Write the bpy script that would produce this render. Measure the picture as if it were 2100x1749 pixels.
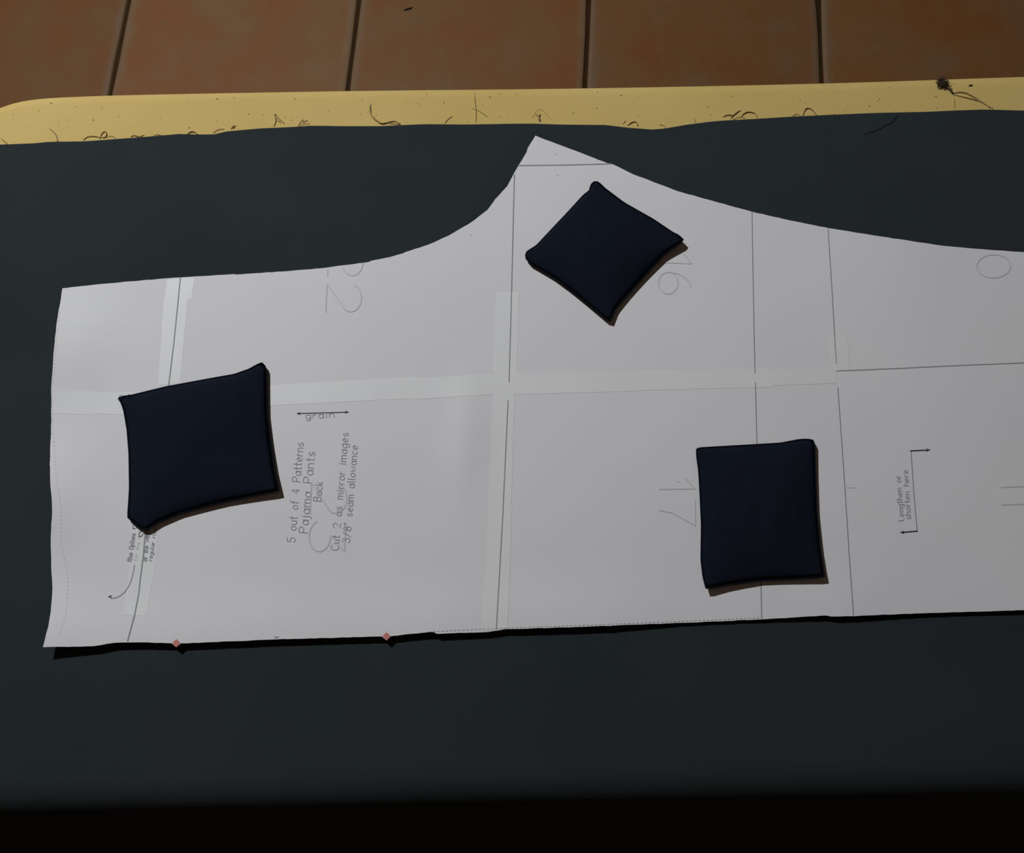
import bpy, bmesh, math, random
from mathutils import Vector, Matrix, noise
from mathutils.geometry import delaunay_2d_cdt

random.seed(7)
S = bpy.context.scene
C = bpy.context.collection
for o in list(bpy.data.objects): bpy.data.objects.remove(o)

# ------------------------------------------------------------------ camera
W, H, F = 2100.0, 1749.0, 1800.0            # photograph frame and focal length in its pixels
TH = math.atan(F / 6504.0)                  # tilt from straight down, from the vanishing point of the grout lines
ZB = 0.70                                   # top of the ironing board
ZCAM = ZB + 0.462
cam = bpy.data.cameras.new('camera'); camo = bpy.data.objects.new('camera', cam); C.objects.link(camo)
camo.location = (0, 0, ZCAM); camo.rotation_euler = (TH, 0, 0)
cam.sensor_fit = 'HORIZONTAL'; cam.sensor_width = 36; cam.lens = 36 * F / W
cam.clip_start = 0.01
S.camera = camo

# ------------------------------------------------------------------ light
world = bpy.data.worlds.new('world'); S.world = world; world.use_nodes = True
bg = world.node_tree.nodes['Background']
bg.inputs[0].default_value = (1.0, 0.66, 0.46, 1); bg.inputs[1].default_value = 0.040
lamp = bpy.data.lights.new('room_lamp', 'POINT'); lampo = bpy.data.objects.new('room_lamp', lamp); C.objects.link(lampo)
lampo.location = (-0.68, 0.98, ZB + 1.04)
lamp.energy = 58; lamp.color = (0.955, 0.975, 1.0); lamp.shadow_soft_size = 0.035
S.view_settings.view_transform = 'Standard'; S.view_settings.look = 'None'
S.view_settings.gamma = 1; S.view_settings.use_curve_mapping = False
S.view_settings.exposure = 0.0

# ------------------------------------------------------------------ pixel -> place
ct, st = math.cos(TH), math.sin(TH)
def ray(px, py):
    a, b = (px - W/2) / F, (H/2 - py) / F
    return Vector((a, b*ct + st, b*st - ct))
def at(px, py, z):
    d = ray(px, py); k = (z - ZCAM) / d.z
    return Vector((0, 0, ZCAM)) + d * k

# ------------------------------------------------------------------ helpers
def obj(name, verts, faces, mat, parent=None, smooth=False):
    me = bpy.data.meshes.new(name); me.from_pydata([tuple(v) for v in verts], [], faces); me.update()
    if smooth: me.polygons.foreach_set('use_smooth', [True]*len(me.polygons))
    o = bpy.data.objects.new(name, me); C.objects.link(o)
    if mat: me.materials.append(mat)
    if parent: o.parent = parent
    return o
def thing(name, label, cat, group=None, loc=(0, 0, 0)):
    o = bpy.data.objects.new(name, None); C.objects.link(o); o.location = loc
    o.empty_display_size = 0.05
    return tag(o, label, cat, group)
def tag(o, label, cat, group=None):
    o['label'] = label; o['category'] = cat
    if group: o['group'] = group
    return o
def lerp_list(pts, x):
    if x <= pts[0][0]: return pts[0][1]
    for (a, b), (c, d) in zip(pts, pts[1:]):
        if x <= c: return b + (d-b)*(x-a)/(c-a)
    return pts[-1][1]
def sstep(a, b, x):
    t = max(0.0, min(1.0, (x-a)/(b-a))); return t*t*(3-2*t)
def resample(pts, n):
    L = [0]
    for a, b in zip(pts, pts[1:]): L.append(L[-1] + math.dist(a, b))
    out = []; j = 0
    for i in range(n):
        s = L[-1]*i/(n-1)
        while j < len(pts)-2 and L[j+1] < s: j += 1
        t = (s-L[j])/max(1e-9, L[j+1]-L[j])
        out.append(tuple(p+(q-p)*t for p, q in zip(pts[j], pts[j+1])))
    return out
def tube_data(path, rad, n=6, V=None, Fc=None):
    V = [] if V is None else V; Fc = [] if Fc is None else Fc
    path = [Vector(p) for p in path]; base = len(V); m = len(path)
    for i, p in enumerate(path):
        t = (path[min(i+1, m-1)] - path[max(i-1, 0)])
        t = t.normalized() if t.length > 1e-9 else Vector((1, 0, 0))
        up = Vector((0, 0, 1)) if abs(t.z) < .9 else Vector((1, 0, 0))
        a = t.cross(up).normalized(); b = t.cross(a)
        r = rad[i] if isinstance(rad, (list, tuple)) else rad
        for k in range(n):
            an = 2*math.pi*k/n; V.append(p + a*(r*math.cos(an)) + b*(r*math.sin(an)))
    for i in range(m-1):
        for k in range(n):
            q = base+i*n; Fc.append((q+k, q+(k+1) % n, q+n+(k+1) % n, q+n+k))
    Fc.append(tuple(base+k for k in reversed(range(n)))); Fc.append(tuple(base+(m-1)*n+k for k in range(n)))
    return V, Fc

# ------------------------------------------------------------------ materials
def mat(name, col, rough=.8, spec=.3):
    m = bpy.data.materials.new(name); m.use_nodes = True
    b = m.node_tree.nodes['Principled BSDF']
    b.inputs['Base Color'].default_value = (*col, 1); b.inputs['Roughness'].default_value = rough
    b.inputs['Specular IOR Level'].default_value = spec
    return m
def nodes(m):
    nt = m.node_tree; return nt, nt.nodes, nt.links, nt.nodes['Principled BSDF']
def add_noise(m, scale, amount, cols=None, detail=4, bump=0, bscale=None, coord='Object'):
    """colour varies between two tones by noise, plus a fine bump"""
    nt, N, L, b = nodes(m)
    tc = N.new('ShaderNodeTexCoord')
    if cols:
        n = N.new('ShaderNodeTexNoise'); n.inputs['Scale'].default_value = scale; n.inputs['Detail'].default_value = detail
        L.new(tc.outputs[coord], n.inputs['Vector'])
        r = N.new('ShaderNodeValToRGB'); r.color_ramp.elements[0].position = .5-amount; r.color_ramp.elements[1].position = .5+amount
        r.color_ramp.elements[0].color = (*cols[0], 1); r.color_ramp.elements[1].color = (*cols[1], 1)
        L.new(n.outputs['Fac'], r.inputs['Fac']); L.new(r.outputs['Color'], b.inputs['Base Color'])
    if bump:
        n2 = N.new('ShaderNodeTexNoise'); n2.inputs['Scale'].default_value = bscale; n2.inputs['Detail'].default_value = 3
        L.new(tc.outputs[coord], n2.inputs['Vector'])
        bp = N.new('ShaderNodeBump'); bp.inputs['Strength'].default_value = bump; bp.inputs['Distance'].default_value = .0006
        L.new(n2.outputs['Fac'], bp.inputs['Height']); L.new(bp.outputs['Normal'], b.inputs['Normal'])
    return m
def weave(m, col, col2, freq=4600, bump=.2):
    """woven cloth: crossed threads as fine bump, soft mottling in colour"""
    add_noise(m, 9, .25, (col, col2), detail=5)
    nt, N, L, b = nodes(m)
    tc = N.new('ShaderNodeTexCoord')
    ws = []
    for d in ('X', 'Y'):
        w = N.new('ShaderNodeTexWave'); w.wave_type = 'BANDS'; w.bands_direction = d
        w.inputs['Scale'].default_value = freq/6.28; w.inputs['Distortion'].default_value = 1.2
        L.new(tc.outputs['Object'], w.inputs['Vector']); ws.append(w)
    mm = N.new('ShaderNodeMath'); mm.operation = 'MAXIMUM'
    L.new(ws[0].outputs['Fac'], mm.inputs[0]); L.new(ws[1].outputs['Fac'], mm.inputs[1])
    bp = N.new('ShaderNodeBump'); bp.inputs['Strength'].default_value = bump; bp.inputs['Distance'].default_value = .0002
    L.new(mm.outputs[0], bp.inputs['Height']); L.new(bp.outputs['Normal'], b.inputs['Normal'])
    b.inputs['Sheen Weight'].default_value = 0.0
    return m
M = {}
M['fabric'] = weave(mat('charcoal_cotton', (.03, .04, .044), .95, .1), (.0245, .0335, .0365), (.0315, .0405, .0435))
M['navy'] = weave(mat('navy_cotton', (.008, .013, .027), .95, .04), (.0080, .0112, .0195), (.0100, .0138, .0235), 5200)
M['navy_seam'] = weave(mat('navy_seam_cotton', (.007, .012, .025), .95, .04), (.0070, .0100, .0175), (.0085, .0118, .0205), 6000)
M['paper'] = add_noise(mat('printer_paper', (.8, .8, .82), .75, .25), 14, .3, ((.775, .775, .805), (.805, .81, .82)), bump=.05, bscale=60)
M['tape'] = add_noise(mat('matte_tape', (.85, .86, .86), .5, .35), 30, .3, ((.81, .82, .835), (.85, .86, .855)))
M['ink'] = mat('grey_ink', (.33, .335, .35), .8, .2)
M['ink_line'] = mat('mid_grey_ink', (.33, .34, .345), .8, .2)
M['ink_dark'] = mat('dark_ink', (.04, .042, .045), .8, .2)
M['ink_faint'] = mat('faint_grey_ink', (.62, .625, .64), .8, .2)
M['ink_red'] = mat('faint_red_ink', (.76, .685, .71), .8, .2)
M['notch'] = add_noise(mat('coral_print', (.66, .24, .21), .8, .2), 300, .3, ((.60, .20, .18), (.72, .29, .26)))
M['cover'] = add_noise(mat('yellow_cotton_cover', (.7, .54, .22), .9, .15), 16, .28, ((.605, .442, .143), (.655, .490, .182)), bump=.12, bscale=350)
M['steel'] = add_noise(mat('painted_steel', (.5, .5, .5), .4, .5), 40, .3, ((.46, .46, .47), (.54, .54, .54)))
M['rubber'] = add_noise(mat('black_rubber', (.02, .02, .02), .7, .3), 40, .3, ((.016, .016, .016), (.026, .026, .026)))
M['thread'] = mat('brown_thread', (.42, .31, .13), .9, .05)
M['thread_pale'] = mat('pale_brown_thread', (.52, .40, .18), .9, .05)
M['crease_shade'] = mat('crease_shade_strand', (.010, .012, .013), .9, .1)
M['lint'] = add_noise(mat('dark_lint', (.05, .04, .03), .95, .05), 900, .3, ((.06, .042, .03), (.13, .10, .075)))
M['grout'] = add_noise(mat('dark_grout', (.05, .03, .015), .95, .1), 60, .3, ((.040, .021, .008), (.062, .032, .013)), bump=.3, bscale=300)

# terracotta: blotchy browns, worn greyish rim along each tile's edges, every tile a little different
tm = mat('terracotta_tile', (.3, .13, .05), .55, .35); nt, N, L, b = nodes(tm)
tc = N.new('ShaderNodeTexCoord'); oi = N.new('ShaderNodeObjectInfo')
off = N.new('ShaderNodeVectorMath'); off.operation = 'SCALE'; off.inputs[0].default_value = (13.1, 7.7, 5.3)
L.new(oi.outputs['Random'], off.inputs['Scale'])
va = N.new('ShaderNodeVectorMath'); va.operation = 'ADD'; L.new(tc.outputs['Object'], va.inputs[0]); L.new(off.outputs[0], va.inputs[1])
n1 = N.new('ShaderNodeTexNoise'); n1.inputs['Scale'].default_value = 9; n1.inputs['Detail'].default_value = 6; n1.inputs['Roughness'].default_value = .62
L.new(va.outputs[0], n1.inputs['Vector'])
r1 = N.new('ShaderNodeValToRGB'); e = r1.color_ramp.elements
e[0].position = .36; e[0].color = (.250, .098, .030, 1); e[1].position = .66; e[1].color = (.226, .130, .056, 1)
k = e.new(.5); k.color = (.240, .112, .040, 1)
L.new(n1.outputs['Fac'], r1.inputs['Fac'])
sx = N.new('ShaderNodeSeparateXYZ'); L.new(tc.outputs['Generated'], sx.inputs[0])
def edge(o):
    a = N.new('ShaderNodeMath'); a.operation = 'SUBTRACT'; L.new(o, a.inputs[0]); a.inputs[1].default_value = .5
    c = N.new('ShaderNodeMath'); c.operation = 'ABSOLUTE'; L.new(a.outputs[0], c.inputs[0]); return c.outputs[0]
mx = N.new('ShaderNodeMath'); mx.operation = 'MAXIMUM'; L.new(edge(sx.outputs['X']), mx.inputs[0]); L.new(edge(sx.outputs['Y']), mx.inputs[1])
n2 = N.new('ShaderNodeTexNoise'); n2.inputs['Scale'].default_value = 22; n2.inputs['Detail'].default_value = 4; L.new(va.outputs[0], n2.inputs['Vector'])
ms = N.new('ShaderNodeMath'); ms.operation = 'MULTIPLY_ADD'; L.new(n2.outputs['Fac'], ms.inputs[0]); ms.inputs[1].default_value = .05; L.new(mx.outputs[0], ms.inputs[2])
mr = N.new('ShaderNodeMapRange'); mr.interpolation_type = 'SMOOTHSTEP'; mr.inputs['From Min'].default_value = .472; mr.inputs['From Max'].default_value = .522
mr.inputs['To Max'].default_value = .8; L.new(ms.outputs[0], mr.inputs['Value'])
mixe = N.new('ShaderNodeMix'); mixe.data_type = 'RGBA'; L.new(mr.outputs[0], mixe.inputs['Factor']); L.new(r1.outputs['Color'], mixe.inputs['A']); mixe.inputs['B'].default_value = (.24, .16, .095, 1)
hv = N.new('ShaderNodeHueSaturation'); L.new(mixe.outputs['Result'], hv.inputs['Color'])
vr = N.new('ShaderNodeMapRange'); vr.inputs['To Min'].default_value = .9; vr.inputs['To Max'].default_value = 1.1; L.new(oi.outputs['Random'], vr.inputs['Value']); L.new(vr.outputs[0], hv.inputs['Value'])
L.new(hv.outputs['Color'], b.inputs['Base Color'])
n3 = N.new('ShaderNodeTexNoise'); n3.inputs['Scale'].default_value = 120; n3.inputs['Detail'].default_value = 4; L.new(va.outputs[0], n3.inputs['Vector'])
bp = N.new('ShaderNodeBump'); bp.inputs['Strength'].default_value = .15; bp.inputs['Distance'].default_value = .001; L.new(n3.outputs['Fac'], bp.inputs['Height']); L.new(bp.outputs['Normal'], b.inputs['Normal'])
M['tile'] = tm

# ------------------------------------------------------------------ floor: recessed grout bed, one object per tile
ZT = 0.0                                     # tile tops
dirv = Vector((370, 6504*ct + F*st, 0)).normalized()          # grout lines run this way
nrm = Vector((dirv.y, -dirv.x, 0))
lines = [at(x, 0, ZT).dot(nrm) for x in (265, 733, 1207, 1681)]
PITCH = (lines[3]-lines[0])/3
n0 = sum(l - i*PITCH for i, l in enumerate(lines))/4
r0 = at(1200, -58, ZT).dot(dirv)
NX0, NX1, NY0, NY1 = -5, 9, -6, 3
fc = nrm*(n0 + PITCH*(NX0+NX1)/2) + dirv*(r0 + PITCH*(NY0+NY1)/2)
hx, hy = PITCH*(NX1-NX0)/2, PITCH*(NY1-NY0)/2
fl_v = []
for z in (-.03, -.004):
    for sx_, sy_ in ((-1, -1), (1, -1), (1, 1), (-1, 1)):
        p = nrm*(sx_*hx) + dirv*(sy_*hy); fl_v.append((p.x, p.y, z))
floor = obj('floor', fl_v, [(3, 2, 1, 0), (4, 5, 6, 7), (0, 1, 5, 4), (1, 2, 6, 5), (2, 3, 7, 6), (3, 0, 4, 7)], M['grout'])
floor.location = (fc.x, fc.y, 0); floor['kind'] = 'structure'; floor['label'] = 'terracotta tiled floor with dark recessed grout'
def tile_mesh(seed):
    rnd = random.Random(seed); h = PITCH/2 - .0032; ring = []
    n = 7
    for sdx in range(4):
        for i in range(n):
            t = -1 + 2*i/n; w = rnd.uniform(-.0008, .0008)
            x, y = t*h, -h + w
            if i == 0: x, y = -h+.003, -h+.0012
            for _ in range(sdx): x, y = -y, x
            ring.append((x, y))
    m = len(ring)
    V = [(x, y, -.012) for x, y in ring] + [(x, y, -.0022) for x, y in ring] + [(x*(1-.0022/h), y*(1-.0022/h), -.0004) for x, y in ring] + [(x*(1-.007/h), y*(1-.007/h), 0) for x, y in ring]
    Fa = []
    for lv in range(3):
        for i in range(m): Fa.append((lv*m+i, lv*m+(i+1) % m, (lv+1)*m+(i+1) % m, (lv+1)*m+i))
    Fa.append(tuple(3*m+i for i in range(m)))
    me = bpy.data.meshes.new('tile'); me.from_pydata(V, [], Fa); me.materials.append(M['tile']); me.update()
    me.polygons.foreach_set('use_smooth', [len(p.vertices) == 4 for p in me.polygons])
    return me
tmeshes = [tile_mesh(s) for s in range(4)]
yaw = math.atan2(nrm.y, nrm.x)
rt = random.Random(3)
for i in range(NX0, NX1):
    for j in range(NY0, NY1):
        o = bpy.data.objects.new('tile', rt.choice(tmeshes)); C.objects.link(o); o.parent = floor
        p = nrm*(n0 + PITCH*(i+.5)) + dirv*(r0 + PITCH*(j+.5)) - fc
        o.location = (p.x, p.y, ZT + rt.uniform(-.0006, .0))
        o.rotation_euler = (0, 0, yaw + rt.uniform(-.001, .001))
# a crumb lying on a tile
cp = at(837, 19, ZT)
V, Fa = tube_data([cp+Vector((-.007, -.003, .0012)), cp+Vector((-.002, -.0005, .0018)), cp+Vector((.004, .001, .0016)), cp+Vector((.007, .004, .0008))], [.0005, .0014, .0011, .0004], 6)
tag(obj('crumb', V, Fa, M['lint'], smooth=True), 'small dark elongated crumb lying on a floor tile', 'crumb')

# ------------------------------------------------------------------ ironing board
far_px = [(300, 195), (715, 187.5), (1200, 182), (1690, 172), (2100, 158.5)]
RIM = Vector((0, .0043, 0))                 # the visible rim is the rounded shoulder, a little inside the outline
far = [at(x, y, ZB-.002) + RIM for x, y in far_px]
far_corner = [at(x, y, ZB-.002) + RIM for x, y in [(-92, 420), (-90, 345), (-80, 290), (-58, 252), (-30, 232), (0, 220), (30, 211), (75, 204), (150, 199.5)]]
nl, nr = at(-90, 1631, ZB-.002), at(2100, 1589, ZB-.002)
dn = (nr-nl).normalized()
tail_x = far_corner[0].x
out2 = [(p.x, p.y) for p in far_corner + far]
ex = far[-1]; de = (far[-1]-far[1]).normalized()
q = nr + dn*.02
wid = ex.y - q.y; midy = (ex.y+q.y)/2 + .004
out2 += [(ex.x+.12, ex.y+.004), (ex.x+.24, ex.y-.004), (ex.x+.36, ex.y-.03), (ex.x+.46, ex.y-.075), (ex.x+.52, midy+.06), (ex.x+.545, midy),
         (ex.x+.52, midy-.06), (ex.x+.46, q.y+.075), (ex.x+.36, q.y+.03), (ex.x+.24, q.y+.006), (ex.x+.12, q.y+.002), (q.x, q.y)]
k5 = 6
for i in range(1, k5): out2.append(tuple((nr + (nl-nr)*(i/k5))[:2]))
nlx, nly = nl.x, nl.y
out2 += [(nlx+.03, nly+.0005), (nlx, nly+.0015), (nlx-.018, nly+.006), (nlx-.034, nly+.016), (nlx-.046, nly+.030), (tail_x-.003, nly+.055), (tail_x-.004, nly+.12), (tail_x-.004, nly+.22)]
# smooth closed outline (Catmull-Rom)
def closed_spline(p, sub):
    n = len(p); o = []
    for i in range(n):
        a, b_, c, d = p[i-1], p[i], p[(i+1) % n], p[(i+2) % n]
        for s in range(sub):
            t = s/sub
            o.append(tuple(.5*(2*b_[k]+(c[k]-a[k])*t+(2*a[k]-5*b_[k]+4*c[k]-d[k])*t*t+(3*b_[k]-a[k]-3*c[k]+d[k])*t**3) for k in (0, 1)))
    return o
OUT = closed_spline(out2, 4)                 # runs clockwise seen from above
def inset(poly, d):
    n = len(poly); o = []
    for i in range(n):
        a, c = Vector(poly[i-1]), Vector(poly[(i+1) % n]); t = (c-a).normalized()
        o.append((poly[i][0] + t.y*d, poly[i][1] - t.x*d))       # inward for a clockwise outline
    return o
board = thing('ironing_board', 'ironing board with plain yellow padded cover and folding steel legs', 'ironing board')
prof = [(.010, -.030), (.002, -.028), (0, -.022), (0, -.010), (.0022, -.0045), (.006, -.0013), (.011, 0)]
V, Fa = [], []; m = len(OUT)
for d, z in prof:
    V += [(x, y, ZB+z) for x, y in inset(OUT, d)]
for lv in range(len(prof)-1):
    for i in range(m): Fa.append((lv*m+i, (lv)*m+(i-1) % m, (lv+1)*m+(i-1) % m, (lv+1)*m+i))
Fa.append(tuple((len(prof)-1)*m + i for i in reversed(range(m))))
cover = obj('cover', V, Fa, M['cover'], board, True)
from mathutils.bvhtree import BVHTree
cbvh = BVHTree.FromPolygons([Vector(v) for v in V], Fa)
def on_cover(px, py):
    """where the pixel's ray meets the cover"""
    r = cbvh.ray_cast(Vector((0, 0, ZCAM)), ray(px, py).normalized())
    return r[0] if r[0] else at(px, py, ZB-.004)
V, Fa = [], []
for d, z in ((.012, -.033), (.012, -.029)): V += [(x, y, ZB+z) for x, y in inset(OUT, d)]
for i in range(m): Fa.append((i, (i-1) % m, m+(i-1) % m, m+i))
Fa.append(tuple(range(m))); Fa.append(tuple(m+i for i in reversed(range(m))))
obj('deck', V, Fa, M['steel'], board)
cy = (far[1].y + nly)/2
def leg(x0, x1, w):
    zt, zb = ZB-.045, .016
    a0, a1 = Vector((x0, cy+w, zt)), Vector((x0, cy-w, zt))
    b0, b1 = Vector((x1, cy+w*1.0, zb)), Vector((x1, cy-w*1.0, zb))
    pts = [a0, b0*.98+a0*.02, b0, (b0+b1)/2, b1, b1*.98+a1*.02, a1, a0]
    V, Fa = tube_data(pts, .010, 8)
    lg = obj('leg', V, Fa, M['steel'], board, True)
    for p in (b0, b1):
        V, Fa = tube_data([p+Vector((0, -.022, 0)), p+Vector((0, -.018, 0)), p+Vector((0, .018, 0)), p+Vector((0, .022, 0))], [.012, .0158, .0158, .012], 10)
        obj('rubber_foot', V, Fa, M['rubber'], lg, True)
leg(-.20, .58, .14); leg(.62, -.16, .115)
# specks of lint on the cover
specks = [(105, 212, 3), (191, 246, 2), (445, 203, 4), (480, 201, 2.2), (605, 203, 1.8), (509, 234, 1.8), (388, 262, 2), (875, 193, 2), (910, 210, 1.8), (1004, 199, 2.6), (1024, 193, 1.6),
          (1059, 193, 1.8), (1273, 196, 2.4), (1223, 222, 1.8), (1175, 232, 1.6), (1225, 190, 1.6), (1354, 256, 2.2), (1451, 219, 2), (1500, 197, 1.8), (1783, 218, 2), (1803, 203, 1.8), (1824, 180, 2), (1735, 172, 2), (1636, 180, 1.8), (1919, 198, 2.4), (1640, 206, 1.4), (743, 206, 1.4), (655, 260, 1.6)]
V, Fa = [], []; rs = random.Random(5)
for x, y, r in specks + [(rs.uniform(20, 2090), rs.uniform(206, 250), rs.uniform(.7, 1.3)) for _ in range(60)]:
    c = on_cover(x, y); rr = r*.00027; b0 = len(V)
    for kk in range(6): V.append(c + Vector((math.cos(kk*1.047)*rr*rs.uniform(.7, 1.5), math.sin(kk*1.047)*rr*rs.uniform(.5, 1), .0001)))
    V.append(c + Vector((0, 0, .0004)))
    for kk in range(6): Fa.append((b0+kk, b0+(kk+1) % 6, b0+6))
sp = obj('lint_specks', V, Fa, M['thread'], cover); sp['kind'] = 'stuff'; sp['label'] = 'tiny brown lint specks'

# ------------------------------------------------------------------ charcoal fabric, draped over the near side and the tail
ZF = ZB + .0010
edge_px = [(-160, 303), (0, 297), (75, 294), (100, 291), (170, 290), (250, 284), (290, 281), (370, 274), (400, 275.5), (440, 275), (455, 270), (530, 263), (600, 260), (640, 257), (700, 258), (780, 258), (870, 254), (960, 255), (1060, 253), (1100, 253), (1150, 255),
           (1240, 256), (1290, 262), (1340, 266), (1370, 263), (1400, 257), (1470, 248), (1560, 243), (1620, 239), (1700, 235), (1800, 231), (1900, 229), (1960, 226), (2020, 224), (2060, 225), (2100, 226), (2260, 228)]
edge_w = [(p.x, p.y) for p in (at(x, y, ZF) for x, y in edge_px)]
OUTV = [Vector(p) for p in OUT]
ONRM = []
for i in range(len(OUTV)):
    e = OUTV[(i+3) % len(OUTV)] - OUTV[i-3]; ONRM.append(Vector((-e.y, e.x)).normalized())
def signed(p):
    """nearest outline point, outward direction and signed distance (positive outside)"""
    best = 1e9; res = None; inside = False; n = len(OUTV)
    for i in range(n):
        a, c = OUTV[i-1], OUTV[i]; e = c-a; t = max(0, min(1, (p-a).dot(e)/max(1e-12, e.length_squared)))
        qq = a+e*t; d = (p-qq).length
        if d < best: best = d; res = (qq, (ONRM[i-1]*(1-t)+ONRM[i]*t).normalized())
        if (a.y > p.y) != (c.y > p.y) and p.x < (c.x-a.x)*(p.y-a.y)/(c.y-a.y)+a.x: inside = not inside
    if not inside and best > .0015: return res[0], (p-res[0]).normalized(), best
    return res[0], res[1], (-best if inside else best)
RB = .020
def drape(p):
    qq, nn, d = signed(p); s = d + .006
    z0 = ZF
    if s <= 0: return Vector((p.x, p.y, z0))
    base = qq - nn*.006
    # the cloth rolls over the padded edge, stands off at a slant added to stay unlit, then hangs straight down
    A = math.radians(62); arc = RB*A
    if s < arc:
        a = s/RB; w = base + nn*(RB*math.sin(a)); return Vector((w.x, w.y, z0 - RB*(1-math.cos(a))))
    r = s-arc; e = min(r, .17); f = r-e
    w = base + nn*(RB*math.sin(A) + e*math.cos(A)); z = z0 - RB*(1-math.cos(A)) - e*math.sin(A) - f
    w += nn*(.006*math.sin(w.x*38+w.y*25)*sstep(0, .12, r))
    return Vector((w.x, w.y, z))
x0f, x1f = tail_x-.22, .66
NXF, NYF = 170, 118
ynear = nly-.27
V, Fa = [], []
for i in range(NXF+1):
    x = x0f + (x1f-x0f)*i/NXF; ye = lerp_list(edge_w, x)
    for j in range(NYF+1):
        t = j/NYF if j != 1 else .0012
        V.append(drape(Vector((x + .0008*math.sin(t*40) * (1 if i in (0, NXF) else 0), ye + (ynear-ye)*t))))
for i in range(NXF):
    for j in range(NYF):
        a = i*(NYF+1)+j; Fa.append((a, a+1, a+NYF+2, a+NYF+1))
# gentle unevenness of cloth lying on a padded board
V = [Vector((v.x, v.y, v.z + (.0007*noise.noise((v.x*9, v.y*9, 1.7))*sstep(ZF-.004, ZF-.0002, v.z)))) for v in V]
fabric = obj('fabric', V, Fa, M['fabric'], None, True)
tag(fabric, 'dark charcoal cotton fabric with frayed far edge spread over the ironing board', 'fabric')
so = fabric.modifiers.new('thickness', 'SOLIDIFY'); so.thickness = .0006; so.offset = -1

# frayed threads along the far raw edge of the fabric
def strand(name, pts, r, m_, parent, lift=.0002, z=ZF, arch=.0003):
    n = max(8, int(sum(math.dist(a, b) for a, b in zip(pts, pts[1:]))/4))
    # smooth through the traced points
    P = [pts[0]] + list(pts) + [pts[-1]]; o = []
    for i in range(1, len(P)-2):
        for s in range(5):
            t = s/5; a, b_, c, d = P[i-1], P[i], P[i+1], P[i+2]
            o.append(tuple(.5*(2*b_[k]+(c[k]-a[k])*t+(2*a[k]-5*b_[k]+4*c[k]-d[k])*t*t+(3*b_[k]-a[k]-3*c[k]+d[k])*t**3) for k in (0, 1)))
    o.append(pts[-1]); o = resample(o, n)
    w = []
    for i, (x, y) in enumerate(o):
        w.append((on_cover(x, y) if y < lerp_list(edge_px, x) else at(x, y, z)) + Vector((0, 0, lift + arch*math.sin(math.pi*i/(n-1)))))
    V, Fa = tube_data(w, [r*(.55+.45*math.sin(math.pi*min(1, .15+i/(n-1)*.75))) for i in range(n)], 5)
    return obj(name, V, Fa, m_, parent, True)
frays = [
 ([(2, 284), (8, 289), (16, 296)], .00030), ([(102, 264), (112, 272), (117, 282), (118, 292)], .00040), ([(104, 266), (115, 278), (121, 292)], .0002),
 ([(171, 288), (180, 281), (195, 280), (207, 283)], .0003), ([(205, 285), (209, 275), (214, 270), (219, 272), (218, 280), (211, 283), (206, 278)], .00035), ([(218, 283), (228, 279), (238, 284)], .0002),
 ([(268, 281), (276, 278), (286, 281), (296, 277)], .00028), ([(315, 279), (322, 276), (332, 278)], .00022), ([(384, 276), (391, 271), (399, 271), (406, 276)], .00042), ([(437, 273), (448, 266), (460, 265)], .00025), ([(474, 265), (480, 256), (477, 264), (484, 258)], .0003),
 ([(562, 259), (566, 248), (563, 237), (566, 234), (571, 242), (583, 254)], .00038), ([(564, 236), (569, 246), (576, 252)], .0003), ([(610, 260), (617, 250), (622, 245), (620, 252), (630, 247), (634, 256)], .00024), ([(614, 260), (622, 254), (632, 255)], .0002),
 ([(760, 214), (758, 228), (763, 238), (772, 247), (783, 254), (797, 251), (810, 249), (821, 255)], .00048), ([(761, 222), (760, 232), (766, 243), (778, 252)], .00042), ([(790, 253), (806, 254), (820, 256)], .00024),
 ([(912, 253), (918, 245), (928, 238)], .00024), ([(1099, 234), (1104, 240), (1107, 249)], .0007), ([(1108, 234), (1105, 240), (1104, 246)], .0004), ([(1092, 242), (1098, 230), (1108, 224), (1118, 232), (1130, 246)], .00010),
 ([(1287, 258), (1294, 252), (1301, 250), (1308, 254), (1307, 259)], .00034), ([(1277, 254), (1283, 247)], .0002), ([(1353, 256), (1362, 258), (1364, 262)], .0002),
 ([(1423, 242), (1426, 252), (1429, 255)], .00032), ([(1482, 240), (1492, 236), (1503, 237), (1511, 230), (1519, 227)], .00036), ([(1498, 243), (1506, 235), (1515, 229)], .0003), ([(1519, 240), (1527, 232), (1538, 230), (1549, 234), (1553, 242)], .00036), ([(1503, 246), (1515, 240), (1528, 243)], .0002),
 ([(1646, 237), (1650, 226), (1656, 222), (1665, 226), (1674, 236)], .00036), ([(1625, 238), (1633, 234), (1642, 238)], .00022),
]
for i, (pts, r) in enumerate(frays):
    strand('frayed_thread', pts, r*.85, M['thread'] if r > .00026 else M['thread_pale'], fabric)
strand('frayed_thread', [(975, 252), (976, 232), (974, 212), (973, 190)], .00022, M['thread_pale'], fabric)  # pale strand standing in for a faint line on the cover
strand('frayed_thread', [(967, 222), (975, 225), (984, 229), (1000, 240)], .00014, M['thread_pale'], fabric)
strand('frayed_thread', [(1770, 276), (1800, 266), (1814, 257), (1828, 252), (1842, 236)], .00015, M['crease_shade'], fabric, .0001, arch=.0001)  # not a loose thread: dark strand standing in for the shade of a cloth crease
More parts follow.
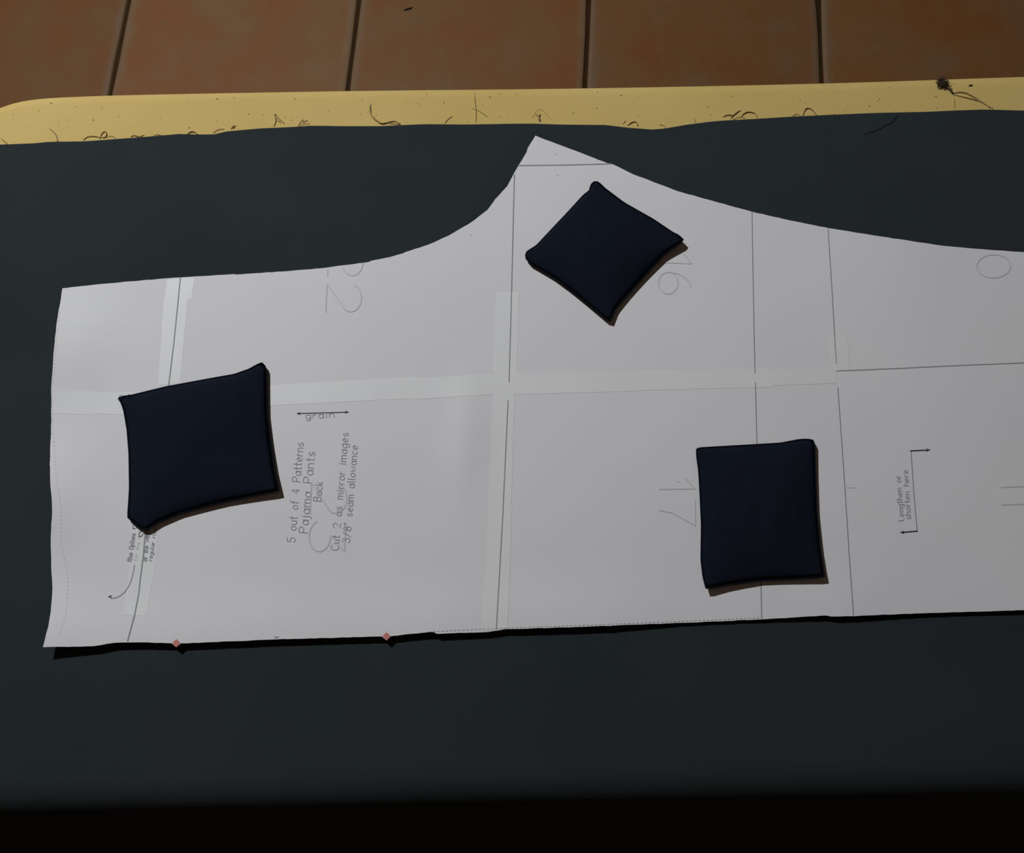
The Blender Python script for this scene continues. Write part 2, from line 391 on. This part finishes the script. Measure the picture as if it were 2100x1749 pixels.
# fuzzy knot of lint at the board's far edge with its trailing thread
kn = on_cover(1930, 173)
clump = thing('lint_knot', 'dark fuzzy lint knot with trailing thread caught on the yellow board edge', 'lint', loc=kn)
V, Fa = [], []; rk = random.Random(11)
for _ in range(190):
    c = Vector((rk.gauss(0, .0009), rk.gauss(0, .0011), .0012+abs(rk.gauss(0, .0007)))); pth = []
    v = Vector((rk.gauss(0, 1), rk.gauss(0, 1), rk.gauss(0, .4))).normalized()*.0007
    for s in range(6):
        pth.append(c.copy()); c = c + v; v = (v + Vector((rk.gauss(0, .0004), rk.gauss(0, .0004), rk.gauss(0, .0002)))).normalized()*.0007
        c.z = max(.0004, c.z)
    tube_data(pth, .00014, 4, V, Fa)
fz = obj('fuzz', V, Fa, M['lint'], clump, True); fz['kind'] = 'stuff'
for pts, r, m_ in (([(1932, 175), (1944, 182), (1950, 188), (1954, 193)], .0008, M['lint']), ([(1936, 172), (1946, 184), (1955, 194)], .0006, M['lint']),
               ([(1953, 193), (1962, 190), (1975, 190), (1990, 196), (2005, 205), (2020, 214), (2030, 222)], .00036, M['thread']),
               ([(1954, 194), (1970, 198), (1990, 203), (2008, 208), (2022, 216), (2036, 223)], .0003, M['thread_pale']), ([(1954, 196), (1956, 210), (1957, 222)], .00018, M['thread_pale'])):
    o = strand('trailing_thread', pts, r, m_, None, z=ZB); o.parent = clump; o.matrix_parent_inverse = Matrix.Translation(-kn)
cp = on_cover(1990, 176)
V, Fa = tube_data([cp+Vector((-.0013, -.0003, .0004)), cp+Vector((-.0004, 0, .0006)), cp+Vector((.0013, .0004, .0004))], [.0002, .0005, .0002], 6)
tag(obj('lint_fleck', V, Fa, M['lint'], smooth=True), 'tiny dark oblong fleck on the yellow cover right of the lint knot', 'lint')

# ------------------------------------------------------------------ paper pattern
ZP = ZF + .0014
bot_px = [(88, 1327), (190, 1325), (250, 1318), (362, 1319), (567, 1311), (793, 1304), (893, 1298), (1030, 1291), (1200, 1285), (1400, 1277), (1560, 1270), (1720, 1265), (1900, 1257), (2100, 1251), (2300, 1243)]
bot_w = [(p.x, p.y) for p in (at(x, y, ZP) for x, y in bot_px)]
X = lambda px, py=1300: at(px, py, ZP).x
lift = [(X(60), .0052), (X(110), .0048), (X(200), .0040), (X(300), .0036), (X(500), .0030), (X(700), .0028), (X(900), .0034), (X(1000), .0024), (X(1250), .0030), (X(1400), .0010), (X(1600), .0007), (X(1730), .0018), (X(1850), .0008), (X(2100), .0005)]
c_a, c_b, c_c = at(955, 900, ZP), at(1215, 1262, ZP), at(180, 1195, ZP)
def h(x, y):
    yb = lerp_list(bot_w, x); d = max(0, y-yb)
    z = .58*lerp_list(lift, x)*math.exp(-(d/.021)**2)
    # ripples running in from the free left edge
    xl = (x - X(105, 1000)); z += .0011*math.exp(-(max(0, xl)/.022)**2)*(1+math.sin(y*75+1.2))
    # buckles beside the taped seams and soft waves elsewhere
    dx, dy = (x-c_a.x), (y-c_a.y); z += .0016*math.exp(-(dx/.010)**2-(dy/.028)**2)
    z += .0008*(1+noise.noise((x*11, y*9, 3.1))) * .6
    z += .0007*(1+math.sin(x*46+y*18))*sstep(.05, .2, x)*.5
    return z
def hz(x, y): return ZP + h(x, y)
def P(px, py, up=0.0):
    p = at(px, py, ZP+up)
    for _ in range(3): p = at(px, py, hz(p.x, p.y)+up)
    return p
outline_px = [(128, 591), (200, 583), (290, 575), (366, 569), (420, 566), (480, 562), (484, 563), (600, 555), (660, 550), (757, 537), (760, 535), (800, 527), (828, 519), (831, 517), (880, 501), (920, 483), (960, 460), (972, 452), (1000, 430), (1012, 414), (1015, 409), (1040, 382), (1060, 345), (1080, 312), (1082, 304), (1098, 278),
   (1110, 283), (1180, 309), (1247, 335), (1257, 337), (1300, 358), (1390, 392), (1465, 413), (1542, 434), (1620, 452), (1700, 468), (1800, 484), (1926, 503), (2000, 510), (2100, 517), (2200, 522), (2300, 524),
   (2300, 1243), (2100, 1251), (1900, 1257), (1722, 1264), (1704, 1264), (1695, 1262), (1560, 1270), (1400, 1277), (1200, 1285), (1035, 1290), (1000, 1296), (896, 1299.5), (889, 1296), (880, 1296), (803, 1304), (793, 1313.5), (783, 1305), (567, 1311), (470, 1315), (372, 1319), (362, 1327.5), (352, 1319), (330, 1318), (280, 1317), (235, 1318), (190, 1325), (88, 1327),
   (92, 1312), (99, 1285), (104, 1255), (107, 1220), (107, 1190), (105, 1160), (104, 1120), (105, 1085), (107, 1050), (106, 1020), (103, 985), (102, 950), (104, 900), (105, 840), (105, 795), (109, 740), (113, 690), (119, 645)]
pat = thing('sewing_pattern', 'white paper sewing pattern piece taped together from printed sheets on charcoal fabric', 'paper pattern')
base = [P(*q) for q in outline_px]
# dense outline with a slightly rough hand-cut edge
dense = []
rc = random.Random(2)
for i in range(len(base)):
    a, c = base[i], base[(i+1) % len(base)]; n = max(1, int((c-a).length/.0028))
    for s in range(n):
        p = a.lerp(c, s/n); j = 0 if s == 0 else .00012
        dense.append(Vector((p.x + rc.uniform(-j, j), p.y + rc.uniform(-j, j))))
poly = [(v.x, v.y) for v in dense]
def inside(x, y, pl):
    r = False
    for (ax, ay), (bx, by) in zip(pl, pl[1:]+pl[:1]):
        if (ay > y) != (by > y) and x < (bx-ax)*(y-ay)/(by-ay)+ax: r = not r
    return r
seams_px = {'s1': [(374, 520), (366, 600), (347, 785), (318, 950), (297, 1090), (287, 1190), (262, 1315), (258, 1345)], 's2': [(1062, 240), (1053, 400), (1047, 700), (1043, 790), (1030, 1060), (1018, 1290), (1016, 1330)], 's3': [(1694, 400), (1698, 470), (1716, 760), (1733, 1000), (1750, 1262), (1753, 1300)]}
row_px = [(60, 812), (250, 806), (555, 796), (850, 790), (1043, 788), (1300, 782), (1550, 776), (1716, 761), (2100, 744), (2340, 734)]
seamW = {k: [(p.y, p.x) for p in (P(*q) for q in reversed(v))] for k, v in seams_px.items()}     # y -> x
rowW = [(p.x, p.y) for p in (P(*q) for q in row_px)]
sx_at = lambda k, y: lerp_list(seamW[k], y)
verts = list(dense); nb = len(dense)
edges = [(i, (i+1) % nb) for i in range(nb)]
GS = .0046
xs = [v.x for v in dense]; ys = [v.y for v in dense]
# seam points are mesh lines too, so each sheet ends cleanly at its seam
def seam_pts(fn):
    pts = [q for q in fn if inside(q[0], q[1], poly)]; b0 = len(verts)
    for q in pts: verts.append(Vector(q))
    for i in range(len(pts)-1): edges.append((b0+i, b0+i+1))
near_seam = []
for kx in seamW:
    y = min(ys)
    L_ = []
    while y < max(ys): L_.append((sx_at(kx, y), y)); y += .004
    seam_pts(L_)
L_ = []; x = min(xs)
while x < max(xs): L_.append((x, lerp_list(rowW, x))); x += .004
seam_pts(L_)
gx = min(xs)
while gx < max(xs):
    gy = min(ys)
    while gy < max(ys):
        if inside(gx, gy, poly) and abs(gy-lerp_list(rowW, gx)) > .0015 and all(abs(gx-sx_at(k, gy)) > .0015 for k in seamW): verts.append(Vector((gx, gy)))
        gy += GS
    gx += GS
vo, eo, fo, *_ = delaunay_2d_cdt(verts, edges, [], 0, 1e-6)
groups = {}
for f in fo:
    cx_ = sum(vo[i].x for i in f)/len(f); cy_ = sum(vo[i].y for i in f)/len(f)
    if not inside(cx_, cy_, poly): continue
    col = sum(cx_ > sx_at(k, cy_) for k in ('s1', 's2', 's3')); row = int(cy_ < lerp_list(rowW, cx_))
    groups.setdefault((col, row), []).append(f)
for key in sorted(groups):
    idx = {}; V = []; Fa = []
    dz = 0
    for f in groups[key]:
        g = []
        for i in f:
            if i not in idx: idx[i] = len(V); V.append((vo[i].x, vo[i].y, hz(vo[i].x, vo[i].y)+dz))
            g.append(idx[i])
        Fa.append(g)
    o = obj('sheet', V, Fa, M['paper'], pat, True)
    sm = o.modifiers.new('thickness', 'SOLIDIFY'); sm.thickness = .00012; sm.offset = -1; sm.use_rim = False

bvh = BVHTree.FromPolygons([(v.x, v.y, hz(v.x, v.y)) for v in vo], [list(f) for g in groups.values() for f in g])
def surf(x, y):
    r = bvh.ray_cast(Vector((x, y, 2)), Vector((0, 0, -1)))
    return r[0].z if r[0] else hz(x, y)
# strips that lie on the paper: tape and print
def ribbon(paths, width, up, V=None, Fa=None, step=.002, clip=False):
    """flat strokes following the paper's relief; paths in photo pixels, width in metres"""
    V = [] if V is None else V; Fa = [] if Fa is None else Fa
    clipped = []
    for pts in paths:
        run = []
        fine = [pts[0]]
        for a, b_ in zip(pts, pts[1:]):
            n = max(1, int(math.dist(a, b_)/6)) if clip else 1
            fine += [(a[0]+(b_[0]-a[0])*k/n, a[1]+(b_[1]-a[1])*k/n) for k in range(1, n+1)]
        for q in fine:
            p = P(*q) if clip else None
            if not clip or inside(p.x, p.y, poly): run.append(q)
            elif run:
                if len(run) > 1: clipped.append(run)
                run = []
        if len(run) > 1: clipped.append(run)
    for pts in clipped:
        w = [P(*q) for q in pts]; w2 = [(p.x, p.y) for p in w]
        Ls = sum(math.dist(a, b_) for a, b_ in zip(w2, w2[1:]))
        if Ls < 1e-6: continue
        # keep corners, add points in between
        d = [w2[0]]
        for a, b_ in zip(w2, w2[1:]):
            n = max(1, int(math.dist(a, b_)/step))
            for s in range(1, n+1): d.append((a[0]+(b_[0]-a[0])*s/n, a[1]+(b_[1]-a[1])*s/n))
        b0 = len(V); m = len(d)
        for i, p in enumerate(d):
            a, c = Vector(d[max(0, i-1)]), Vector(d[min(m-1, i+1)]); t = (c-a)
            t = t.normalized() if t.length > 1e-9 else Vector((1, 0)); nn = Vector((-t.y, t.x))*(width/2)
            if i == 0: p = (p[0]-t.x*width*.4, p[1]-t.y*width*.4)
            if i == m-1: p = (p[0]+t.x*width*.4, p[1]+t.y*width*.4)
            for s in (1, -1):
                x, y = p[0]+nn.x*s, p[1]+nn.y*s; V.append((x, y, surf(x, y)+up))
        for i in range(m-1): Fa.append((b0+2*i, b0+2*i+1, b0+2*i+3, b0+2*i+2))
    return V, Fa
def print_part(name, paths, width, m_, up=.00013):
    V, Fa = ribbon(paths, width, up, clip=name == 'page_number'); return obj(name, V, Fa, m_, pat)
def patch(name, quad, m_, up, nx=None):
    """quad in photo pixels (clockwise from top left) laid on the paper"""
    q = [P(*p) for p in quad]; lx = (q[1]-q[0]).length; ly = (q[3]-q[0]).length
    nx, ny = max(2, int(lx/.0025)), max(2, int(ly/.0025)); V, Fa = [], []
    for j in range(ny+1):
        for i in range(nx+1):
            u, v = i/nx, j/ny; p = q[0]*(1-u)*(1-v)+q[1]*u*(1-v)+q[2]*u*v+q[3]*(1-u)*v
            V.append((p.x, p.y, surf(p.x, p.y)+up))
    for j in range(ny):
        for i in range(nx): a = j*(nx+1)+i; Fa.append((a, a+nx+1, a+nx+2, a+1))
    return obj(name, V, Fa, m_, pat, True)
tapes = [[(343, 573), (399, 569), (392, 614), (336, 618)], [(336, 614), (385, 610), (369, 786), (324, 790)],
         [(270, 1080), (326, 1076), (314, 1198), (262, 1200)], [(262, 1190), (312, 1188), (300, 1262), (252, 1262)],
         [(107, 794), (196, 803), (194, 850), (106, 848)], [(140, 806), (300, 803), (300, 852), (138, 846)],
         [(548, 790), (860, 772), (858, 816), (548, 832)], [(846, 776), (1068, 764), (1066, 806), (846, 819)], [(1048, 766), (1310, 760), (1310, 802), (1048, 809)], [(1290, 761), (1584, 757), (1584, 794), (1290, 801)], [(1540, 758), (1716, 755), (1716, 786), (1540, 792)],
         [(1018, 600), (1064, 598), (1060, 790), (1010, 792)], [(1012, 805), (1056, 800), (1048, 1060), (1000, 1062)], [(1002, 1040), (1050, 1038), (1043, 1240), (991, 1242)], [(991, 1236), (1043, 1234), (1041, 1288), (989, 1294)],
         [(1700, 690), (1738, 690), (1742, 760), (1706, 762)]]
for i, tq in enumerate(tapes): patch('tape', tq, M['tape'], .00004 + .000005*i)

LW = .00062
def arrow(tip, d, s=7, w=3.2):
    dx, dy = d; l = math.hypot(dx, dy); dx, dy = dx/l, dy/l
    return [(tip[0]-dx*s-dy*w, tip[1]-dy*s+dx*w), tip, (tip[0]-dx*s+dy*w, tip[1]-dy*s-dx*w)]
def heads(name, lst, m_=None):
    V, Fa = [], []
    for tip, d, s, w in lst:
        b0 = len(V); 
        for q_ in arrow(tip, d, s, w): V.append(tuple(P(*q_) + Vector((0, 0, .00014))))
        dd = math.hypot(*d); V.append(tuple(P(tip[0]-d[0]/dd*s*.7, tip[1]-d[1]/dd*s*.7) + Vector((0, 0, .00014))))
        Fa += [(b0, b0+1, b0+3), (b0+1, b0+2, b0+3)]
    for i, f in enumerate(Fa):     # face up
        a, b_, c = (Vector(V[k]) for k in f)
        if (b_-a).cross(c-a).z < 0: Fa[i] = f[::-1]
    return obj(name, V, Fa, m_ or M['ink_dark'], pat)
print_part('border_line', [[(1063, 339.5), (1160, 338.5), (1252, 336)]], LW*1.1, M['ink_line'])
print_part('border_line', [[(1055, 358), (1053, 430), (1048, 640), (1044, 783)]], LW, M['ink_line'])
print_part('border_line', [[(1042, 822), (1031, 1060), (1018, 1289)]], LW, M['ink_line'])
print_part('border_line', [[(1542, 435), (1544, 560), (1548, 765)], [(1549, 785), (1552, 910), (1560, 1190), (1562, 1270)]], LW*.8, M['ink_line'])
print_part('border_line', [[(1698, 470), (1705, 580), (1715, 745)], [(1718, 795), (1727, 920), (1735, 1040), (1750, 1261)]], LW*.8, M['ink_line'])
print_part('border_line', [[(1716, 760.5), (1840, 755.5), (2100, 744), (2290, 736)]], LW*.8, M['ink_line'])
print_part('border_line', [[(370, 570), (364, 630), (357, 700), (346, 790)]], LW, M['ink_line'])
print_part('border_line', [[(299, 1080), (294, 1140), (288, 1185), (285, 1215), (276, 1262), (262, 1314)]], LW*1.1, M['ink_line'])
print_part('border_line', [[(1736, 1000), (1752, 1000)]], LW*.6, M['ink_faint'])
# grain line, fitting line, curved pointer
print_part('grain_arrow', [[(614, 848), (709, 845.2)]], LW*.75, M['ink_dark'])
for hd in (((608, 848.2), (-1, .03), 8, 3.2), ((715.5, 845), (1, -.03), 8, 3.2)): heads('arrow_head', [hd])
print_part('adjust_line', [[(1868, 924.5), (1873, 1000), (1880.5, 1089)]], LW*.75, M['ink'])
for ar in ([(1867, 924.5), (1900, 923)], [(1881, 1089), (1852, 1091.5)]): print_part('adjust_arrow', [ar], LW*1.0, M['ink_dark'])
for hd in (((1908, 922.5), (1, -.04), 9, 3.4), ((1845, 1092), (-1, .06), 9, 3.4)): heads('arrow_head', [hd])
print_part('pointer_curve', [[(276, 1159), (274, 1172), (270, 1188), (264, 1202), (256, 1214), (246, 1222), (238, 1226), (231, 1226.5), (226, 1224.5)]], LW*.75, M['ink'])
heads('arrow_head', [((221, 1223), (-1, -.15), 9, 4)])
# cut lines: dashes along the lower edge, red dots along the left edge
dash = []
def along(pts, x): return lerp_list(pts, x)
x = 880
while x < 1560:
    y = along(bot_px, x) - 3.2; y2 = along(bot_px, x+4.5)-3.2; dash.append([(x, y), (x+4.5, y2)]); x += 8.5
print_part('cut_dashes', dash, .00022, M['ink'])
left_px = [(591, 128), (645, 119), (690, 113), (740, 109), (795, 105), (900, 104), (950, 102), (985, 103), (1050, 107), (1120, 104), (1190, 107), (1255, 104), (1312, 92)]
dots = []; y = 640
while y < 1300:
    xx = lerp_list(left_px, y); o1 = 3 + 16*sstep(820, 1080, y) + 14*sstep(1080, 1200, y) - 4*sstep(1200, 1300, y)
    dots.append([(xx+o1, y), (xx+o1, y+2.5)])
    y += 8
print_part('red_cut_dots', dots, .00035, M['ink_red'])
print_part('small_mark', [[(562, 1305), (567, 1308), (572, 1306)], [(564, 1309), (569, 1305)]], .0003, M['ink'])
for cx_, cy_, r in ((362, 1318.5, 8.6), (793, 1304.5, 8.6)):
    V = [tuple(P(*q_) + Vector((0, 0, .0002))) for q_ in ((cx_-r, cy_), (cx_, cy_+r), (cx_+r, cy_), (cx_, cy_-r))]
    o = obj('notch_mark', V, [(0, 1, 2, 3)], M['notch'], pat); o['label'] = 'coral red printed notch diamond'
for q_ in ((1140, 316), (1143, 360), (965, 482), (1391, 988)):
    print_part('small_mark', [[(q_[0]-1, q_[1]), (q_[0]+1, q_[1]+.5)]], .0003, M['ink'])

# single-stroke lettering as printed: x right, y up, cap height 1
def arc(cx, cy, rx, ry, a0, a1, n=9):
    return [(cx+rx*math.cos(math.radians(a0+(a1-a0)*i/n)), cy+ry*math.sin(math.radians(a0+(a1-a0)*i/n))) for i in range(n+1)]
XH = .62
o_ = arc(.27, .31, .27, .31, 90, 450, 14)
s_ = arc(.24, .465, .2, .155, 35, 270, 8)+arc(.24, .155, .22, .155, 90, -150, 8)
G = {
 'a': (.56, [arc(.26, .31, .26, .31, 90, 450, 14), [(.54, XH), (.54, 0)]]),
 'b': (.56, [[(0, 1), (0, 0)], arc(.28, .31, .26, .31, 90, 450, 14)]),
 'c': (.50, [arc(.28, .31, .27, .31, 50, 310, 10)]),
 'e': (.54, [[(.02, .34), (.52, .34)]+arc(.27, .31, .26, .31, 10, 310, 12)]),
 'f': (.34, [arc(.30, .84, .16, .16, 60, 180, 5)+[(.14, 0)], [(0, XH), (.32, XH)]]),
 'g': (.56, [arc(.26, .31, .26, .31, 90, 450, 14), [(.54, XH), (.54, -.12)]+arc(.29, -.12, .25, .2, 0, -150, 7)]),
 'h': (.52, [[(0, 1), (0, 0)], [(0, .40)]+arc(.25, .38, .25, .24, 165, 0, 6)+[(.5, 0)]]),
 'i': (.14, [[(.06, XH), (.06, 0)], [(.06, .82), (.06, .86)]]),
 'j': (.22, [[(.16, XH), (.16, -.14)]+arc(-.02, -.14, .18, .16, 0, -100, 5), [(.16, .82), (.16, .86)]]),
 'k': (.48, [[(0, 1), (0, 0)], [(.44, XH), (0, .24)], [(.16, .36), (.48, 0)]]),
 'l': (.16, [[(.03, 1), (.03, .08), (.12, 0)]]),
 'm': (.86, [[(0, 0), (0, XH)], [(0, .42)]+arc(.21, .40, .21, .22, 165, 0, 5)+[(.42, 0)], [(.42, .42)]+arc(.63, .40, .21, .22, 165, 0, 5)+[(.84, 0)]]),
 'n': (.52, [[(0, 0), (0, XH)], [(0, .40)]+arc(.25, .38, .25, .24, 165, 0, 6)+[(.5, 0)]]),
 'o': (.56, [o_]),
 'p': (.56, [[(0, XH), (0, -.32)], arc(.28, .31, .26, .31, 90, 450, 14)]),
 'r': (.34, [[(0, 0), (0, XH)], [(0, .38)]+arc(.22, .40, .2, .22, 165, 60, 5)]),
 's': (.48, [s_]),
 't': (.34, [[(.14, .95), (.14, .12)]+arc(.26, .12, .12, .12, 180, 290, 4), [(0, XH), (.32, XH)]]),
 'u': (.52, [[(0, XH), (0, .24)]+arc(.25, .24, .25, .24, 180, 345, 6), [(.5, XH), (.5, 0)]]),
 'w': (.74, [[(0, XH), (.18, 0), (.36, .5), (.54, 0), (.72, XH)]]),
 'P': (.66, [[(0, 0), (0, 1), (.36, 1)]+arc(.38, .74, .26, .26, 90, -90, 8)+[(0, .48)]]),
 'B': (.66, [[(0, 0), (0, 1), (.34, 1)]+arc(.36, .77, .23, .23, 90, -90, 7)+[(0, .54)], [(.36, .54)]+arc(.38, .27, .26, .27, 90, -90, 7)+[(0, 0)]]),
 'C': (.72, [arc(.38, .5, .37, .5, 45, 315, 12)]),
 'L': (.52, [[(0, 1), (0, 0), (.5, 0)]]),
 'O': (.80, [arc(.4, .5, .4, .5, 90, 450, 16)]),
 'R': (.66, [[(0, 0), (0, 1), (.36, 1)]+arc(.38, .75, .25, .25, 90, -90, 8)+[(0, .5)], [(.3, .5), (.64, 0)]]),
 '0': (.66, [arc(.33, .5, .33, .5, 90, 450, 18)]),
 '1': (.36, [[(.0, .74), (.26, 1), (.26, 0)]]),
 '2': (.66, [arc(.32, .70, .31, .30, 165, -35, 10)+[(.02, .0), (.66, 0)]]),
 '3': (.64, [[(.02, 1), (.60, 1), (.26, .60)]+arc(.30, .30, .32, .30, 80, -160, 10)]),
 '4': (.66, [[(.46, 0), (.46, 1), (0, .30), (.64, .30)]]),
 '5': (.64, [[(.58, 1), (.08, 1), (.04, .56)]+arc(.30, .31, .32, .31, 125, -150, 10)]),
 '6': (.66, [arc(.33, .30, .32, .30, 90, 450, 14), arc(.52, .34, .50, .66, 100, 180, 8)]),
 '7': (.64, [[(0, 1), (.64, 1), (.30, .34), (.24, 0)]]),
 '8': (.64, [arc(.32, .76, .25, .24, -90, 270, 12), arc(.32, .27, .31, .27, 90, 450, 12)]),
 '/': (.60, [[(0, -.06), (.58, 1.02)]]),
 '"': (.28, [[(.06, 1), (.06, .76)], [(.22, 1), (.22, .76)]]),
 ' ': (.55, []),
}
def lettering(name, text, p0, p1, cap, width, m_, gap=.24, upv=None, label=None):
    """text along the baseline p0 -> p1 (pixels), stretched to fill it; cap = cap height in pixels"""
    tot = sum(G[ch][0] for ch in text) + gap*(len(text)-1)
    d = Vector((p1[0]-p0[0], p1[1]-p0[1])); ux = d/tot; n = d.normalized(); uy = Vector((n.y, -n.x))*cap if upv is None else Vector(upv)*cap
    paths = []; x = 0
    for ch in text:
        w, st_ = G[ch]
        for s in st_: paths.append([(p0[0]+ux.x*(x+a)+uy.x*b_, p0[1]+ux.y*(x+a)+uy.y*b_) for a, b_ in s])
        x += w+gap
    o = print_part(name, paths, width, m_, .00014)
    if label: o['label'] = label
    return o
TW = .00036
lettering('printed_text', '5 out of 4 Patterns', (605, 1112), (622.5, 908), 16.5, TW, M['ink'])
lettering('printed_text', 'Pajama Pants', (630.5, 1093), (646, 927), 18, TW*1.05, M['ink'])
lettering('printed_text', 'Back', (658, 1028), (662, 989), 15.5, TW, M['ink'])
lettering('printed_text', 'Cut 2 as mirror images', (694, 1129), (714.5, 888), 15.5, TW, M['ink'])
lettering('printed_text', '3/8" seam allowance', (717.5, 1113), (733.5, 914), 15, TW, M['ink'])
lettering('printed_text', 'grain', (627, 859), (686, 855.5), 12.5, TW*.9, M['ink'])
lettering('printed_text', 'Lengthen or', (1853.5, 1067), (1846.5, 975), 11.5, TW*.9, M['ink'])
lettering('printed_text', 'shorten here', (1868, 1064), (1861.5, 964), 11.5, TW*.9, M['ink'])
lettering('printed_text', 'Rise Options', (270, 1151), (278, 1094), 9, TW*1.15, M['ink'])
lettering('printed_text', 'for the rise', (281, 1150), (291, 1086), 7, TW*.6, M['ink_faint'])
lettering('printed_text', 'or the waist', (301, 1151), (307.5, 1086), 9, TW*1.25, M['ink'])
lettering('printed_text', 'regular rise', (312, 1150), (321.5, 1084), 8, TW*1.0, M['ink'])
# large faint page numbers, reading downwards
NW = .00058
lettering('page_number', '22', (674, 506), (668, 640), 72, NW, M['ink_faint'], gap=.16)
lettering('page_number', '16', (1352, 520), (1349, 603), 68, NW, M['ink_faint'], gap=.16)
lettering('page_number', '17', (1352, 982), (1353, 1079), 73, NW, M['ink_faint'], gap=.2)
lettering('page_number', '10', (2001, 485), (2003, 571), 70, NW, M['ink_faint'], gap=.16)
lettering('page_number', '11', (2052, 984), (2054, 1041), 72, NW, M['ink_faint'], gap=.26)
lettering('page_number', '23', (639, 988), (632, 1132), 74, NW*1.2, M['ink_faint'], gap=.16)

# ------------------------------------------------------------------ three navy bean bags used as pattern weights
def bean_bag(label, top, right, bottom, left, T, seed, cz, fray=()):
    """edges in photo pixels, all running clockwise: top (left to right), right, bottom (right to left), left"""
    t_ = thing('bean_bag', label, 'bean bag', 'navy bean bags holding down the paper pattern')
    n = 30
    E = []
    for i, e_ in enumerate((top, right, bottom, left)):
        # corner heights: seam lifts a little at the corners
        pts = resample(e_, n+1); w = []
        for s, q_ in enumerate(pts):
            u = s/n; zs = .0017 + .55* (cz[i]*(1-u)**3 + cz[(i+1) % 4]*u**3)
            p = P(*q_); p = at(q_[0], q_[1], hz(p.x, p.y)+zs); w.append(p)
        E.append(w)
    tp, rt_, bt, lf = E[0], E[1], list(reversed(E[2])), list(reversed(E[3]))
    for a, b_ in ((tp, lf),): lf[0] = tp[0]
    rt_[0] = tp[-1]; bt[-1] = rt_[-1]; bt[0] = lf[-1]
    top_v, bot_v = [], []
    for j in range(n+1):
        for i in range(n+1):
            u, v = i/n, j/n
            c = (tp[i]*(1-v)+bt[i]*v) + (lf[j]*(1-u)+rt_[j]*u) - (tp[0]*(1-u)*(1-v)+tp[-1]*u*(1-v)+bt[0]*(1-u)*v+bt[-1]*u*v)
            g = max(0, math.sin(math.pi*u)*math.sin(math.pi*v))
            f = g**.55
            lump = 1 + .20*noise.noise((u*2.6+seed, v*2.6, seed*1.7)) + .08*noise.noise((u*8+seed, v*8, 2.2))
            zt = c.z + T*f*lump
            zb = hz(c.x, c.y) + .0007
            zb = c.z + (zb-c.z)*min(1, f*1.5)
            top_v.append((c.x, c.y, zt)); bot_v.append((c.x, c.y, min(zb, c.z)))
    V = top_v + bot_v; N1 = (n+1)*(n+1); Fa = []
    for j in range(n):
        for i in range(n):
            a = j*(n+1)+i; Fa.append((a, a+n+1, a+n+2, a+1)); Fa.append((N1+a, N1+a+1, N1+a+n+2, N1+a+n+1))
    bm = bmesh.new(); me = bpy.data.meshes.new('body'); me.from_pydata(V, [], Fa); bm.from_mesh(me)
    bmesh.ops.remove_doubles(bm, verts=bm.verts, dist=1e-6); bmesh.ops.recalc_face_normals(bm, faces=bm.faces); bm.to_mesh(me); bm.free()
    me.polygons.foreach_set('use_smooth', [True]*len(me.polygons)); me.materials.append(M['navy'])
    o = bpy.data.objects.new('body', me); C.objects.link(o); o.parent = t_
    ring = tp[:-1] + rt_[:-1] + list(reversed(bt))[:-1] + list(reversed(lf))
    V, Fa = tube_data(ring, .00045, 6); obj('seam', V, Fa, M['navy_seam'], t_, True)
    for pts in fray:
        p3 = []
        for q_ in resample(pts, 6): p = P(*q_); p3.append(at(q_[0], q_[1], hz(p.x, p.y)+.004))
        V, Fa = tube_data(p3, .00018, 5); obj('frayed_thread', V, Fa, M['navy_seam'], t_, True)
    return t_
bean_bag('largest navy bean bag, near the left end of the paper pattern, one corner folded',
  [(243, 817), (247, 813.5), (268, 811), (340, 793.5), (440, 775), (480, 768), (510, 757.5), (530, 746.5), (537, 744)],
  [(537, 744), (546, 754), (547, 790), (548, 850), (555, 910), (563, 965), (570, 998), (572, 1006)],
  [(572, 1006), (560, 1009), (465, 1028), (369, 1053), (325, 1071), (304, 1085), (292, 1085)],
  [(292, 1085), (276, 1073), (262, 1060), (264, 1035), (266, 1000), (265, 930), (261, 880), (254, 840), (248, 824), (243, 817)],
  .0062, 1.3, (.001, .0015, .003, .0015),
  ([(276, 1074), (272, 1079), (274, 1084)], [(282, 1079), (278, 1084), (272, 1085)], [(288, 1084), (290, 1090)], [(243, 817), (246, 812), (250, 810)], [(262, 812), (264, 809), (266, 811)]))
bean_bag('navy bean bag turned diagonally like a diamond, near the pattern\'s upper point',
  [(1081, 516), (1090, 510), (1100, 504), (1130, 472), (1165, 435), (1197, 400), (1209, 391), (1212, 379), (1218, 373)],
  [(1218, 373), (1227, 373), (1233, 379), (1240, 386), (1280, 416), (1340, 450), (1380, 477), (1391, 482), (1401, 491)],
  [(1401, 491), (1397, 497), (1362, 522), (1318, 570), (1284, 608), (1262, 634), (1252, 658)],
  [(1252, 658), (1245, 656), (1222, 637), (1200, 619), (1165, 591), (1135, 569), (1105, 551), (1088, 541), (1079, 530), (1078, 523), (1081, 516)],
  .0062, 4.1, (.001, .0015, .0045, .0015))
bean_bag('upright navy bean bag on the lower right of the paper pattern, square to its edge',
  [(1429, 921), (1437, 918.5), (1480, 916), (1550, 912), (1600, 909), (1640, 901.5), (1658, 901), (1667, 903)],
  [(1667, 903), (1670.5, 909), (1672, 968), (1675, 1052), (1682, 1124), (1687, 1160), (1691, 1182)],
  [(1691, 1182), (1680, 1184), (1632, 1187), (1560, 1190), (1488, 1200), (1455, 1206), (1448, 1206)],
  [(1448, 1206), (1442, 1182), (1438, 1148), (1439, 1076), (1435, 992), (1433, 963), (1429, 935), (1429, 921)],
  .0062, 7.7, (.0005, .002, .003, .004))
